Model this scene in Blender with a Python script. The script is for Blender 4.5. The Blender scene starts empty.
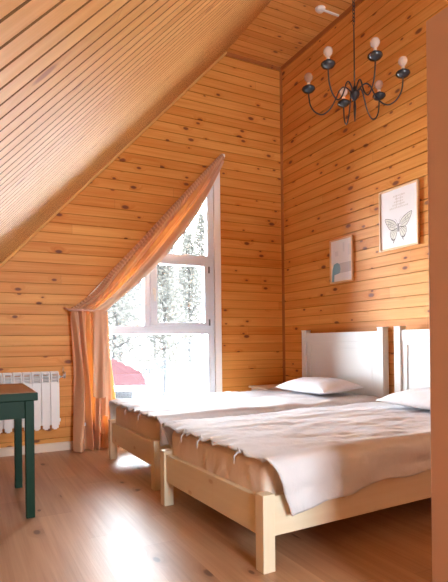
import bpy, bmesh, math, random
from mathutils import Vector, Matrix, noise
C = bpy.context.scene.collection
PI = math.pi
rnd = random.Random(7)

# ------------------------------------------------------------------ constants (metres)
WX = 3.36      # right wall plane
WY = 4.95      # window wall plane
CZ = 4.216     # flat ceiling height
SX, SZ = 0.307, 1.72                    # a point of the sloped ceiling
SA = math.radians(47.2)                 # its pitch
SD = Vector((math.cos(SA), 0, math.sin(SA)))
def slope_x(z): return SX + (z - SZ) / math.tan(SA)
CX = slope_x(CZ)                        # slope meets flat ceiling
LX = -0.80                              # knee wall
LZ = SZ + (LX - SX) * math.tan(SA)
BY = -2.6                               # wall behind

# ------------------------------------------------------------------ materials
def new_mat(name):
    m = bpy.data.materials.new(name); m.use_nodes = True
    nt = m.node_tree
    for n in list(nt.nodes): nt.nodes.remove(n)
    out = nt.nodes.new('ShaderNodeOutputMaterial')
    return m, nt, out
class NB:
    def __init__(s, nt): s.nt = nt
    def n(s, t, **k):
        x = s.nt.nodes.new(t)
        for a, b in k.items(): setattr(x, a, b)
        return x
    def l(s, a, b): s.nt.links.new(a, b)
    def math(s, op, a, b=None, c=None):
        x = s.n('ShaderNodeMath', operation=op)
        for i, v in enumerate((a, b, c)):
            if v is None: continue
            if isinstance(v, (int, float)): x.inputs[i].default_value = v
            else: s.l(v, x.inputs[i])
        return x.outputs[0]
    def comb(s, a, b, c=0.0):
        x = s.n('ShaderNodeCombineXYZ')
        for i, v in enumerate((a, b, c)):
            if isinstance(v, (int, float)): x.inputs[i].default_value = v
            else: s.l(v, x.inputs[i])
        return x.outputs[0]
    def mix(s, f, a, b, mode='MIX'):
        x = s.n('ShaderNodeMix', data_type='RGBA', blend_type=mode)
        for i, v in ((0, f), (6, a), (7, b)):
            if isinstance(v, (int, float)): x.inputs[i].default_value = v
            elif isinstance(v, tuple): x.inputs[i].default_value = (*v, 1)
            else: s.l(v, x.inputs[i])
        return x.outputs[2]
    def rng(s, v, a, b, c=0.0, d=1.0):
        x = s.n('ShaderNodeMapRange'); s.l(v, x.inputs[0])
        for i, q in enumerate((a, b, c, d)): x.inputs[i + 1].default_value = q
        return x.outputs[0]

def wood(name, light, dark, pitch, knot=(0.16, 0.045, 0.02), rough=0.4, seg=2.6, knots=0.5, spec=0.4, var=0.35, coat=0.0, bump=0.15, groove=0.0, gshade=0.35):
    m, nt, out = new_mat(name); b = NB(nt)
    uv = b.n('ShaderNodeUVMap'); sp = b.n('ShaderNodeSeparateXYZ'); b.l(uv.outputs[0], sp.inputs[0])
    u, v = sp.outputs[0], sp.outputs[1]
    bid = b.math('FLOOR', b.math('DIVIDE', v, pitch))
    w1 = b.n('ShaderNodeTexWhiteNoise', noise_dimensions='1D'); b.l(bid, w1.inputs['W'])
    u2 = b.math('ADD', u, b.math('MULTIPLY', w1.outputs[0], 37.0))
    us = b.math('DIVIDE', u2, seg)
    sid = b.math('FLOOR', us)
    w2 = b.n('ShaderNodeTexWhiteNoise', noise_dimensions='2D'); b.l(b.comb(bid, sid), w2.inputs['Vector'])
    # knots
    vo = b.n('ShaderNodeTexVoronoi', voronoi_dimensions='2D'); vo.inputs['Scale'].default_value = 1.0
    b.l(b.comb(b.math('MULTIPLY', u2, 4.2), b.math('MULTIPLY', v, 8.5)), vo.inputs['Vector'])
    vs = b.n('ShaderNodeSeparateColor'); b.l(vo.outputs['Color'], vs.inputs[0])
    has = b.math('LESS_THAN', vs.outputs[0], knots)
    size = b.math('MULTIPLY_ADD', vs.outputs[1], 0.12, 0.05)
    rel = b.math('DIVIDE', vo.outputs['Distance'], size)
    kn = b.math('MULTIPLY', b.rng(rel, 1.15, 0.65), has)
    halo = b.math('MULTIPLY', b.rng(rel, 3.2, 0.9), has)
    # grain
    warp = b.math('MULTIPLY', halo, 0.06)
    gn = b.n('ShaderNodeTexNoise'); gn.inputs['Scale'].default_value = 1; gn.inputs['Detail'].default_value = 4; gn.inputs['Roughness'].default_value = 0.6
    b.l(b.comb(b.math('MULTIPLY', u2, 1.3), b.math('MULTIPLY', b.math('ADD', v, warp), 42.0), 0.0), gn.inputs['Vector'])
    g2 = b.n('ShaderNodeTexNoise'); g2.inputs['Scale'].default_value = 1; g2.inputs['Detail'].default_value = 2
    b.l(b.comb(b.math('MULTIPLY', u2, 0.8), b.math('MULTIPLY', v, 9.0), 3.0), g2.inputs['Vector'])
    t = b.math('ADD', b.math('MULTIPLY', b.rng(gn.outputs[0], .3, .7), 0.45), b.math('MULTIPLY', b.rng(g2.outputs[0], .3, .7), 0.35))
    t = b.math('ADD', t, b.math('MULTIPLY', b.math('SUBTRACT', w2.outputs[0], 0.35), var))
    t = b.math('ADD', t, b.math('MULTIPLY', halo, 0.25))
    t.node.use_clamp = True
    col = b.mix(t, light, dark)
    col = b.mix(b.math('MULTIPLY', kn, 0.9), col, knot)
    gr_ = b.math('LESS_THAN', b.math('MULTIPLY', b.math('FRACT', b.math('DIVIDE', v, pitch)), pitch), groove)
    col = b.mix(b.math('MULTIPLY', gr_, gshade), col, (0.09, 0.028, 0.012))  # groove shade painted into the board colour, over the sunk grooves
    fr = b.math('FRACT', us)
    joint = b.math('LESS_THAN', fr, 0.004 / seg)
    col = b.mix(b.math('MULTIPLY', joint, .3), col, knot)
    p = b.n('ShaderNodeBsdfPrincipled'); b.l(col, p.inputs['Base Color'])
    p.inputs['Roughness'].default_value = rough; b.l(b.math('MULTIPLY', b.math('SUBTRACT', 1.0, gr_), spec), p.inputs['Specular IOR Level'])
    p.inputs['Coat Weight'].default_value = coat; p.inputs['Coat Roughness'].default_value = 0.18
    bp = b.n('ShaderNodeBump'); bp.inputs['Strength'].default_value = bump; bp.inputs['Distance'].default_value = 0.002
    b.l(gn.outputs[0], bp.inputs['Height']); b.l(bp.outputs[0], p.inputs['Normal'])
    b.l(p.outputs[0], out.inputs[0])
    return m

def plain(name, col, rough=0.5, var=0.06, scale=6.0, spec=0.4, metal=0.0, bump=0.0, bscale=60.0, coat=0.0, sss=0.0):
    m, nt, out = new_mat(name); b = NB(nt)
    tc = b.n('ShaderNodeTexCoord')
    nz = b.n('ShaderNodeTexNoise'); nz.inputs['Scale'].default_value = scale; nz.inputs['Detail'].default_value = 3
    b.l(tc.outputs['Object'], nz.inputs['Vector'])
    lo = tuple(max(0, c * (1 - var)) for c in col); hi = tuple(min(1, c * (1 + var)) for c in col)
    cm = b.mix(nz.outputs[0], lo, hi)
    p = b.n('ShaderNodeBsdfPrincipled'); b.l(cm, p.inputs['Base Color'])
    p.inputs['Roughness'].default_value = rough; p.inputs['Specular IOR Level'].default_value = spec
    p.inputs['Metallic'].default_value = metal; p.inputs['Coat Weight'].default_value = coat
    if bump:
        n2 = b.n('ShaderNodeTexNoise'); n2.inputs['Scale'].default_value = bscale; n2.inputs['Detail'].default_value = 4
        b.l(tc.outputs['Object'], n2.inputs['Vector'])
        bp = b.n('ShaderNodeBump'); bp.inputs['Strength'].default_value = bump; bp.inputs['Distance'].default_value = 0.01
        b.l(n2.outputs[0], bp.inputs['Height']); b.l(bp.outputs[0], p.inputs['Normal'])
    b.l(p.outputs[0], out.inputs[0])
    return m

def cloth(name, col, trans=0.3, tcol=None, rough=0.8, sheen=0.0, bump=0.3, bscale=14.0, spec=0.2):
    m, nt, out = new_mat(name); b = NB(nt)
    tc = b.n('ShaderNodeTexCoord')
    nz = b.n('ShaderNodeTexNoise'); nz.inputs['Scale'].default_value = bscale; nz.inputs['Detail'].default_value = 3; nz.inputs['Distortion'].default_value = 1.0
    b.l(tc.outputs['Object'], nz.inputs['Vector'])
    p = b.n('ShaderNodeBsdfPrincipled'); p.inputs['Base Color'].default_value = (*col, 1)
    p.inputs['Roughness'].default_value = rough; p.inputs['Specular IOR Level'].default_value = spec
    p.inputs['Sheen Weight'].default_value = sheen
    bp = b.n('ShaderNodeBump'); bp.inputs['Strength'].default_value = bump; bp.inputs['Distance'].default_value = 0.02
    b.l(nz.outputs[0], bp.inputs['Height']); b.l(bp.outputs[0], p.inputs['Normal'])
    if trans:
        tr = b.n('ShaderNodeBsdfTranslucent'); tr.inputs[0].default_value = (*(tcol or col), 1)
        mx = b.n('ShaderNodeMixShader'); mx.inputs[0].default_value = trans
        b.l(p.outputs[0], mx.inputs[1]); b.l(tr.outputs[0], mx.inputs[2]); b.l(mx.outputs[0], out.inputs[0])
    else: b.l(p.outputs[0], out.inputs[0])
    return m

def glass_mat(name, tint=(1, 1, 1)):
    m, nt, out = new_mat(name); b = NB(nt)
    t = b.n('ShaderNodeBsdfTransparent'); t.inputs[0].default_value = (*tint, 1)
    g = b.n('ShaderNodeBsdfGlossy'); g.inputs['Roughness'].default_value = 0.02
    f = b.n('ShaderNodeFresnel'); f.inputs[0].default_value = 1.45
    mx = b.n('ShaderNodeMixShader'); b.l(f.outputs[0], mx.inputs[0]); b.l(t.outputs[0], mx.inputs[1]); b.l(g.outputs[0], mx.inputs[2])
    b.l(mx.outputs[0], out.inputs[0]); return m

P = 0.0966
PINE_L, PINE_D = (0.78, 0.38, 0.100), (0.56, 0.175, 0.024)
M = {}
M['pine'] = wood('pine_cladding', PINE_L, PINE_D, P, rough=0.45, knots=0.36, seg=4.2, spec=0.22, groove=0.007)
M['pine_slope'] = wood('pine_cladding_slope', (0.79, 0.47, 0.175), (0.60, 0.28, 0.075), 0.078, knot=(0.38, 0.17, 0.06), rough=0.55, knots=0.12, var=0.25, spec=0.08, groove=0.011, gshade=0.85)
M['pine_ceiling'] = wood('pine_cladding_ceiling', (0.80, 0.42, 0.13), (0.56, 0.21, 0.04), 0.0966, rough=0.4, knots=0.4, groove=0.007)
M['trim'] = wood('pine_trim', (0.66, 0.30, 0.10), (0.48, 0.18, 0.05), 0.5, rough=0.4, knots=0.1)
M['dark_trim'] = wood('dark_corner_trim', (0.42, 0.15, 0.04), (0.30, 0.085, 0.02), 0.5, rough=0.45, knots=0.1, spec=.2)
M['floor'] = wood('laminate_oak', (0.56, 0.34, 0.20), (0.32, 0.165, 0.085), 0.19, knot=(0.12, 0.05, 0.025), rough=0.40, seg=1.28, knots=0.06, spec=0.5, var=0.4, bump=0.5)
M['bedwood'] = wood('bed_frame_lacquer', (0.80, 0.69, 0.51), (0.74, 0.61, 0.42), 0.3, knot=(0.6, 0.42, 0.25), rough=0.42, knots=0.15, var=0.1, bump=0.05)
M['headboard'] = plain('headboard_white', (0.68, 0.665, 0.64), 0.4, 0.03)
M['pvc'] = plain('white_pvc', (0.70, 0.75, 0.83), 0.35, 0.02)
M['casing'] = plain('casing_white', (0.88, 0.86, 0.85), 0.4, 0.03)
M['gasket'] = plain('grey_gasket', (0.12, 0.12, 0.13), 0.6)
M['base'] = plain('skirting_cream', (0.74, 0.62, 0.50), 0.45, 0.04)
M['rad'] = plain('radiator_enamel', (0.80, 0.77, 0.76), 0.3, 0.02)
M['rad_in'] = plain('radiator_inside', (0.30, 0.29, 0.29), 0.5)
M['chrome'] = plain('valve_metal', (0.7, 0.7, 0.7), 0.25, 0.02, metal=0.9)
M['green'] = plain('green_paint', (0.002, 0.026, 0.010), 0.45, 0.12, spec=0.2)
M['brown_top'] = wood('table_top_brown', (0.40, 0.20, 0.10), (0.26, 0.11, 0.05), 0.4, rough=0.4, knots=0.05)
M['iron'] = plain('black_iron', (0.018, 0.019, 0.024), 0.38, 0.2, spec=0.6)
M['cup'] = plain('dark_slate_cup', (0.026, 0.031, 0.040), 0.22, 0.15, spec=0.7)
M['candle'] = plain('bulb_socket', (0.80, 0.62, 0.48), 0.4)
M['partition'] = plain('brown_painted_panel', (0.56, 0.31, 0.19), 0.55, 0.05, 3.0)
M['white'] = plain('white_plastic', (0.85, 0.83, 0.80), 0.4, 0.02)
M['paper'] = plain('print_paper', (0.83, 0.80, 0.79), 0.5, 0.02)
M['paper2'] = plain('print_paper_white', (0.86, 0.87, 0.88), 0.5, 0.02)
M['ink'] = plain('dark_ink', (0.17, 0.16, 0.15), 0.7)
M['wingfill'] = plain('pale_wing', (0.72, 0.70, 0.62), 0.7)
M['pencil'] = plain('faint_pencil', (0.62, 0.56, 0.50), 0.7)
M['blue'] = plain('print_blue', (0.22, 0.44, 0.58), 0.6)
M['grey'] = plain('print_grey', (0.62, 0.64, 0.66), 0.6)
M['palegrey'] = plain('print_pale_grey', (0.76, 0.78, 0.80), 0.6)
M['picframe'] = wood('light_frame_wood', (0.86, 0.62, 0.36), (0.76, 0.48, 0.24), 0.2, rough=0.4, knots=0.0)
M['sheet'] = cloth('mattress_sheet', (0.82, 0.68, 0.56), 0.0, bump=0.5, bscale=10)
M['duvet'] = cloth('white_cotton', (0.72, 0.71, 0.73), 0.12, bump=0.45, bscale=9)
M['pillow'] = cloth('pillow_cotton', (0.76, 0.75, 0.78), 0.0, bump=0.5, bscale=11)
M['curtain'] = cloth('peach_satin', (0.66, 0.38, 0.22), 0.16, tcol=(0.95, 0.34, 0.05), rough=0.42, sheen=0.1, bump=0.25, bscale=8, spec=0.5)
M['lit_fold'] = cloth('satin_lit', (0.78, 0.54, 0.38), 0.0, rough=0.6, bump=0.25, bscale=8)  # lighter satin: front light on the outer fold put into its colour
M['cord'] = cloth('tieback_cloth', (0.72, 0.42, 0.32), 0.0)
M['glass'] = glass_mat('window_glass')
M['snow'] = plain('snow', (0.86, 0.87, 0.90), 0.8, 0.03, 0.6)
M['bark'] = plain('tree_bark', (0.020, 0.019, 0.019), 1.0, 0.2, spec=0.0)
def leaf_mat(name, col):
    m, nt, out = new_mat(name); b = NB(nt)
    tc = b.n('ShaderNodeTexCoord'); n_ = b.n('ShaderNodeTexNoise'); n_.inputs['Scale'].default_value = 1.5; b.l(tc.outputs['Object'], n_.inputs['Vector'])
    c = b.mix(n_.outputs[0], tuple(q * .8 for q in col), tuple(q * 1.2 for q in col))
    d = b.n('ShaderNodeBsdfDiffuse'); t = b.n('ShaderNodeBsdfTranslucent'); b.l(c, d.inputs[0]); b.l(c, t.inputs[0])
    mx = b.n('ShaderNodeMixShader'); mx.inputs[0].default_value = .5; b.l(d.outputs[0], mx.inputs[1]); b.l(t.outputs[0], mx.inputs[2]); b.l(mx.outputs[0], out.inputs[0])
    return m
M['leaf'] = leaf_mat('frosted_needles', (0.050, 0.047, 0.041))
M['leaf2'] = leaf_mat('snowy_twigs', (0.052, 0.049, 0.046))
M['roof'] = plain('red_roof_metal', (0.0185, 0.0085, 0.0092), 0.9, 0.08, spec=0.0)
M['housewall'] = plain('house_siding', (0.0085, 0.008, 0.0083), 0.9, 0.05, spec=0.0)
M['railing'] = plain('grey_rail_wood', (0.026, 0.026, 0.028), 0.9, spec=0.0)
def bulb_glass():
    m, nt, out = new_mat('bulb_glass'); b = NB(nt)
    d = b.n('ShaderNodeBsdfPrincipled'); d.inputs['Base Color'].default_value = (0.95, 0.88, 0.82, 1); d.inputs['Roughness'].default_value = 0.08
    t = b.n('ShaderNodeBsdfTransparent'); t.inputs[0].default_value = (1, 0.95, 0.9, 1)
    mx = b.n('ShaderNodeMixShader'); mx.inputs[0].default_value = 0.6
    b.l(t.outputs[0], mx.inputs[2]); b.l(d.outputs[0], mx.inputs[1]); b.l(mx.outputs[0], out.inputs[0]); return m
M['bulb'] = bulb_glass()

# ------------------------------------------------------------------ mesh helpers
class MB:
    def __init__(s): s.v = []; s.f = []; s.uv = []
    def quad(s, pts, uvs=None):
        i = len(s.v); s.v += [tuple(p) for p in pts]; s.f.append(tuple(range(i, i + len(pts))))
        s.uv += list(uvs) if uvs else [(p[0] + p[1], p[2]) for p in pts]
    def box(s, x0, x1, y0, y1, z0, z1, m=None):
        c = [(x, y, z) for z in (z0, z1) for y in (y0, y1) for x in (x0, x1)]
        d = (x1 - x0, y1 - y0, z1 - z0); la = d.index(max(d))
        o = rnd.random() * 3
        for q, ax in (((0, 2, 3, 1), 2), ((4, 5, 7, 6), 2), ((0, 1, 5, 4), 1), ((2, 6, 7, 3), 1), ((0, 4, 6, 2), 0), ((1, 3, 7, 5), 0)):
            others = [a for a in range(3) if a != ax]
            ua = la if la in others else others[0]; va = [a for a in others if a != ua][0]
            pts = [c[i] for i in q]
            s.quad([(m @ Vector(p)) if m else p for p in pts], [(p[ua] + o, p[va] + o) for p in pts])
    def tube(s, pts, r, n=8, cap=True):
        pts = [Vector(p) for p in pts]
        rr = r if isinstance(r, (list, tuple)) else [r] * len(pts)
        base = len(s.v); up = Vector((0.13, 0.27, 0.95)); prev = None
        for i, p in enumerate(pts):
            t = (pts[min(i + 1, len(pts) - 1)] - pts[max(i - 1, 0)]).normalized()
            if prev is None:
                a = t.cross(up)
                if a.length < .05: a = t.cross(Vector((1, 0, 0)))
            else: a = prev - t * prev.dot(t)
            a.normalize(); prev = a; b_ = t.cross(a)
            for k in range(n):
                an = 2 * PI * k / n; s.v.append(tuple(p + (a * math.cos(an) + b_ * math.sin(an)) * rr[i]))
        for i in range(len(pts) - 1):
            for k in range(n):
                q = (base + i * n + k, base + i * n + (k + 1) % n, base + (i + 1) * n + (k + 1) % n, base + (i + 1) * n + k)
                s.f.append(q[::-1]); s.uv += [(0, 0)] * 4
        if cap:
            s.f.append(tuple(base + k for k in range(n))); s.uv += [(0, 0)] * n
            e = base + (len(pts) - 1) * n; s.f.append(tuple(e + k for k in reversed(range(n)))); s.uv += [(0, 0)] * n
    def lathe(s, prof, cx=0, cy=0, n=20):
        base = len(s.v)
        for r, z in prof:
            for k in range(n):
                a = 2 * PI * k / n; s.v.append((cx + r * math.cos(a), cy + r * math.sin(a), z))
        for i in range(len(prof) - 1):
            for k in range(n):
                s.f.append((base + i * n + k, base + i * n + (k + 1) % n, base + (i + 1) * n + (k + 1) % n, base + (i + 1) * n + k)); s.uv += [(0, 0)] * 4
        for i, rev in ((0, True), (len(prof) - 1, False)):
            if prof[i][0] > 1e-5:
                l = [base + i * n + k for k in range(n)]
                s.f.append(tuple(l[::-1] if rev else l)); s.uv += [(0, 0)] * n
    def prism(s, poly, axis, a, b):
        # poly: 2D points, extruded along axis between a and b
        def P3(p, t):
            if axis == 'x': return (t, p[0], p[1])
            if axis == 'y': return (p[0], t, p[1])
            return (p[0], p[1], t)
        n = len(poly)
        s.quad([P3(p, a) for p in poly], [tuple(p) for p in poly]); s.quad([P3(p, b) for p in reversed(poly)], [tuple(p) for p in reversed(poly)])
        for i in range(n):
            p, q = poly[i], poly[(i + 1) % n]; L = math.hypot(q[0] - p[0], q[1] - p[1])
            s.quad([P3(p, a), P3(p, b), P3(q, b), P3(q, a)], [(a, 0), (b, 0), (b, L), (a, L)])
    def ribbon(s, pts, w, f, t=0.0006):
        # flat ribbon drawn on a plane, f(a, b, depth) -> 3D
        for i in range(len(pts) - 1):
            a, b = Vector(pts[i]), Vector(pts[i + 1]); d = (b - a)
            if d.length < 1e-6: continue
            n = Vector((-d.y, d.x)).normalized() * w / 2
            c = [a - n, b - n, b + n, a + n]
            s.quad([f(q.x, q.y, t) for q in c])
            for j in range(4):
                p, q = c[j], c[(j + 1) % 4]; s.quad([f(p.x, p.y, 0), f(q.x, q.y, 0), f(q.x, q.y, t), f(p.x, p.y, t)])
    def build(s, name, mat, parent=None, smooth=False, bevel=0.0, weld=False, recalc=True):
        me = bpy.data.meshes.new(name); me.from_pydata(s.v, [], s.f)
        ul = me.uv_layers.new(name='UVMap')
        for i, c in enumerate(s.uv): ul.data[i].uv = c
        if recalc or weld or bevel:
            bm = bmesh.new(); bm.from_mesh(me)
            if weld or bevel: bmesh.ops.remove_doubles(bm, verts=bm.verts, dist=1e-5)
            if recalc: bmesh.ops.recalc_face_normals(bm, faces=bm.faces)
            bm.to_mesh(me); bm.free()
        me.materials.append(mat)
        if smooth:
            for p in me.polygons: p.use_smooth = True
        o = bpy.data.objects.new(name, me); C.objects.link(o)
        if parent: o.parent = parent
        if bevel:
            md = o.modifiers.new('bevel', 'BEVEL'); md.width = bevel; md.segments = 2; md.limit_method = 'ANGLE'
        return o
def tag(o, label=None, cat=None, group=None, kind=None):
    if label: o['label'] = label
    if cat: o['category'] = cat
    if group: o['group'] = group
    if kind: o['kind'] = kind
    return o
def empty(name, loc=(0, 0, 0), rz=0):
    o = bpy.data.objects.new(name, None); C.objects.link(o); o.location = loc; o.rotation_euler = (0, 0, rz); o.empty_display_size = .1
    return o
def struct(o, label, cat): return tag(o, label, cat, kind='structure')
def copy_tree(o, parent=None):
    c = o.copy(); C.objects.link(c); c.parent = parent
    for ch in list(o.children): copy_tree(ch, c)
    return c
def grid(nu, nv, fn):
    """smooth sheet from fn(u, v)"""
    m = MB()
    for i in range(nu + 1):
        for j in range(nv + 1): m.v.append(tuple(fn(i / nu, j / nv)))
    for i in range(nu):
        for j in range(nv):
            a = i * (nv + 1) + j; m.f.append((a, a + 1, a + nv + 2, a + nv + 1)); m.uv += [(0, 0)] * 4
    return m
def lerp_list(L, t):
    x = t * (len(L) - 1); i = min(int(x), len(L) - 2); f = x - i
    return tuple(a + (b - a) * f for a, b in zip(L[i], L[i + 1]))
def smooth_list(L, t):
    x = t * (len(L) - 1); i = min(int(x), len(L) - 2); f = x - i
    p = [L[max(0, min(len(L) - 1, i + k))] for k in (-1, 0, 1, 2)]
    return tuple(0.5 * ((2 * b) + (-a + c) * f + (2 * a - 5 * b + 4 * c - d) * f * f + (-a + 3 * b - 3 * c + d) * f ** 3) for a, b, c, d in zip(*p))
def nz(x, y, z=0.0): return noise.noise(Vector((x, y, z)))

def boards(mb, O, U, V, N, v0, v1, intervals, breaks=(), pitch=P, gw=0.007, gd=0.010, voff=0.0, back=None):
    """tongue-and-groove boards: faces on the plane, grooves sunk away from N"""
    O, U, V, N = Vector(O), Vector(U), Vector(V), Vector(N)
    k0 = math.floor((v0 - voff) / pitch); k1 = math.ceil((v1 - voff) / pitch)
    def pt(u, v, d): return O + U * u + V * v - N * d
    if back:      # unseen backing sheet added to block light leaks through the boards
        a_, b_, e_ = back[0], back[1], .035
        mb.quad([pt(a_ - e_, v0 - e_, .02), pt(b_ + e_, v0 - e_, .02), pt(b_ + e_, v1 + e_, .02), pt(a_ - e_, v1 + e_, .02)])
    for k in range(k0, k1):
        a = k * pitch + voff
        stops = [(a, a + gw, True), (a + gw, a + pitch, False)]
        for s0, s1, gr in stops:
            s0c, s1c = max(s0, v0), min(s1, v1)
            if s1c - s0c < 1e-6: continue
            cuts = [s0c] + sorted(b for b in breaks if s0c + 1e-5 < b < s1c - 1e-5) + [s1c]
            for c0, c1 in zip(cuts, cuts[1:]):
                A = intervals(c0 + 1e-5); B = intervals(c1 - 1e-5)
                for (l0, r0), (l1, r1) in zip(A, B):
                    if r0 - l0 < 1e-4 and r1 - l1 < 1e-4: continue
                    d = gd if gr else 0.0
                    e_ = min(.0006, (c1 - c0) / 4)
                    mb.quad([pt(l0, c0, d), pt(r0, c0, d), pt(r1, c1, d), pt(l1, c1, d)],
                            [(l0, c0 - voff + e_), (r0, c0 - voff + e_), (r1, c1 - voff - e_), (l1, c1 - voff - e_)])
                    if gr:
                        if c0 == s0: mb.quad([pt(l0, c0, 0), pt(r0, c0, 0), pt(r0, c0, d), pt(l0, c0, d)], [(l0, c0 - voff + .003), (r0, c0 - voff + .003), (r0, c0 - voff + .003), (l0, c0 - voff + .003)])
                        if c1 == s1: mb.quad([pt(l1, c1, d), pt(r1, c1, d), pt(r1, c1, 0), pt(l1, c1, 0)], [(l1, c1 - voff - .003), (r1, c1 - voff - .003), (r1, c1 - voff - .003), (l1, c1 - voff - .003)])

# ------------------------------------------------------------------ room shell
OX0, OX1, OZ0 = 1.03, 2.45, 0.26                       # window opening
HS = 1.08
def otop(x): return 2.84 + (x - 2.45) * HS                          # its slanted head
zL, zR = otop(OX0), otop(OX1)
def iv_window(z):
    left = max(LX, slope_x(z) - 0.0)
    if z < OZ0 or z > zR: return [(left, WX)]
    if z < zL: return [(left, OX0), (OX1, WX)]
    return [(left, 2.45 + (z - 2.84) / HS), (OX1, WX)]
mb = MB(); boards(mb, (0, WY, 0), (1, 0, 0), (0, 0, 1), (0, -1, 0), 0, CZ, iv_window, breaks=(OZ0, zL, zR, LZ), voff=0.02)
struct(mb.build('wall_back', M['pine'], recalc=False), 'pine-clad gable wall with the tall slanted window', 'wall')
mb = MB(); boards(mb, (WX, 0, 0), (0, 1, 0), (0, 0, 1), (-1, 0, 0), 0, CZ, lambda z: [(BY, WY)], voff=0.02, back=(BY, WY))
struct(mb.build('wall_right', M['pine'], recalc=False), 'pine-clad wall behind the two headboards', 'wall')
mb = MB()
L_sl = (CX - LX) / math.cos(SA)
O = Vector((LX, 0, LZ)); Nn = Vector((math.sin(SA), 0, -math.cos(SA)))
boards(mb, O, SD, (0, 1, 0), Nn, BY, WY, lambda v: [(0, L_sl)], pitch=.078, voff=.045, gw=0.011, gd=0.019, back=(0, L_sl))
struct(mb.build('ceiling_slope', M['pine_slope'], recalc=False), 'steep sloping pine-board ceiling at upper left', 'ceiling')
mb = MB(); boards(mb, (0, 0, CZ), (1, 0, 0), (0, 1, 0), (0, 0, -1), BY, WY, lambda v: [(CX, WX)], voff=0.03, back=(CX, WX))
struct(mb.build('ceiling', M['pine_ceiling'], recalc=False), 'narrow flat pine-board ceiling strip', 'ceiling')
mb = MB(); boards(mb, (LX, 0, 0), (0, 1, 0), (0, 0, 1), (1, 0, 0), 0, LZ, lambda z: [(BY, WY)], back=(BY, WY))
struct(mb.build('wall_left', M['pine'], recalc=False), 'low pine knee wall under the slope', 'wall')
mb = MB(); mb.quad([(LX, BY, 0), (WX, BY, 0), (WX, WY, 0), (LX, WY, 0)], [(BY, LX), (BY, WX), (WY, WX), (WY, LX)])
struct(mb.build('floor', M['floor']), 'glossy brown laminate plank floor', 'floor')
# wall behind the camera with an unseen window added for fill light
bw = (0.3, 1.8, 1.0, 2.2)
def iv_front(z):
    left = max(LX, slope_x(z))
    return [(left, bw[0]), (bw[1], WX)] if bw[2] < z < bw[3] else [(left, WX)]
mb = MB(); boards(mb, (0, BY, 0), (1, 0, 0), (0, 0, 1), (0, 1, 0), 0, CZ, iv_front, breaks=(bw[2], bw[3], LZ))
struct(mb.build('wall_front', M['pine'], recalc=False), 'pine-clad wall behind the viewer', 'wall')
w2 = struct(empty('fill_window', (0, BY, 0)), 'white window added behind the viewer to bring in fill light', 'window')
mb = MB()
x0, x1, z0, z1 = bw
for a in ((x0, x0 + .06, z0, z1), (x1 - .06, x1, z0, z1), (x0 + .06, x1 - .06, z0, z0 + .06), (x0 + .06, x1 - .06, z1 - .06, z1), (1.02, 1.08, z0 + .06, z1 - .06)):
    mb.box(a[0], a[1], -.06, .0, a[2], a[3])
mb.build('window_frame', M['pvc'], w2)
mb = MB(); mb.box(x0 + .06, x1 - .06, -.035, -.031, z0 + .06, z1 - .06); mb.build('glass', M['glass'], w2)

# trims
mb = MB(); mb.prism([(WX, WY), (WX - .022, WY), (WX - .012, WY - .012), (WX, WY - .022)], 'z', 0.0, CZ - .001)
struct(mb.build('trim_1', M['dark_trim']), 'vertical corner bead between the two clad walls', 'trim')
mb = MB(); mb.prism([(WY, CZ), (WY, CZ - .032), (WY - .010, CZ - .030), (WY - .02, CZ - .010), (WY - .022, CZ)], 'x', CX, WX - .02)
struct(mb.build('trim_2', M['dark_trim']), 'short cornice over the gable wall', 'trim')
mb = MB(); mb.prism([(WX, CZ), (WX, CZ - .032), (WX - .010, CZ - .030), (WX - .02, CZ - .010), (WX - .022, CZ)], 'y', BY, WY - .03)
struct(mb.build('trim_3', M['dark_trim']), 'cornice along the top of the right wall', 'trim')
mb = MB()    # rounded cover strip where the slope meets the gable wall
for a, b in ((0.0, .035),):
    pr = [(0, 0), (0, -.03), (.008, -.03), (.018, -.02), (.022, -.006), (.022, 0)]
    ring0, ring1 = [], []
    for (dn, dy) in pr:
        q = Nn * dn
        ring0.append(Vector((LX, WY + dy, LZ)) + q); ring1.append(Vector((CX, WY + dy, CZ)) + q)
    n = len(pr)
    for i in range(n):
        j = (i + 1) % n; mb.quad([ring0[i], ring1[i], ring1[j], ring0[j]], [(0, i * .02), (4, i * .02), (4, i * .02 + .02), (0, i * .02 + .02)])
struct(mb.build('trim_4', M['pine_slope']), 'rounded bead between slope and gable wall', 'trim')
mb = MB(); mb.prism([(WY, 0.0), (WY - .018, 0.0), (WY - .018, .060), (WY - .010, .076), (WY, .078)], 'x', LX, WX)
struct(mb.build('baseboard_back', M['base']), 'cream skirting board under the window wall', 'baseboard')
mb = MB(); mb.prism([(WX, 0.0), (WX - .018, 0.0), (WX - .018, .060), (WX - .010, .076), (WX, .078)], 'y', 1.3, WY - .02)
struct(mb.build('baseboard_right', M['base']), 'cream skirting board behind the beds', 'baseboard')
mb = MB(); mb.box(1.40, WX, 1.045, 1.196, 0, 2.078)
struct(mb.build('wall_partition', M['partition'], bevel=.004), 'smooth brown partition end at the right edge of the photo', 'partition wall')

# ------------------------------------------------------------------ window_1
w1 = struct(empty('window_1', (0, WY, 0)), 'tall white trapezoid window with slanted head', 'window')
def wbox(mb, x0, x1, z0, z1, y0=0.0, y1=.07): mb.box(x0, x1, y0, y1, z0, z1)
mb = MB()
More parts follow.
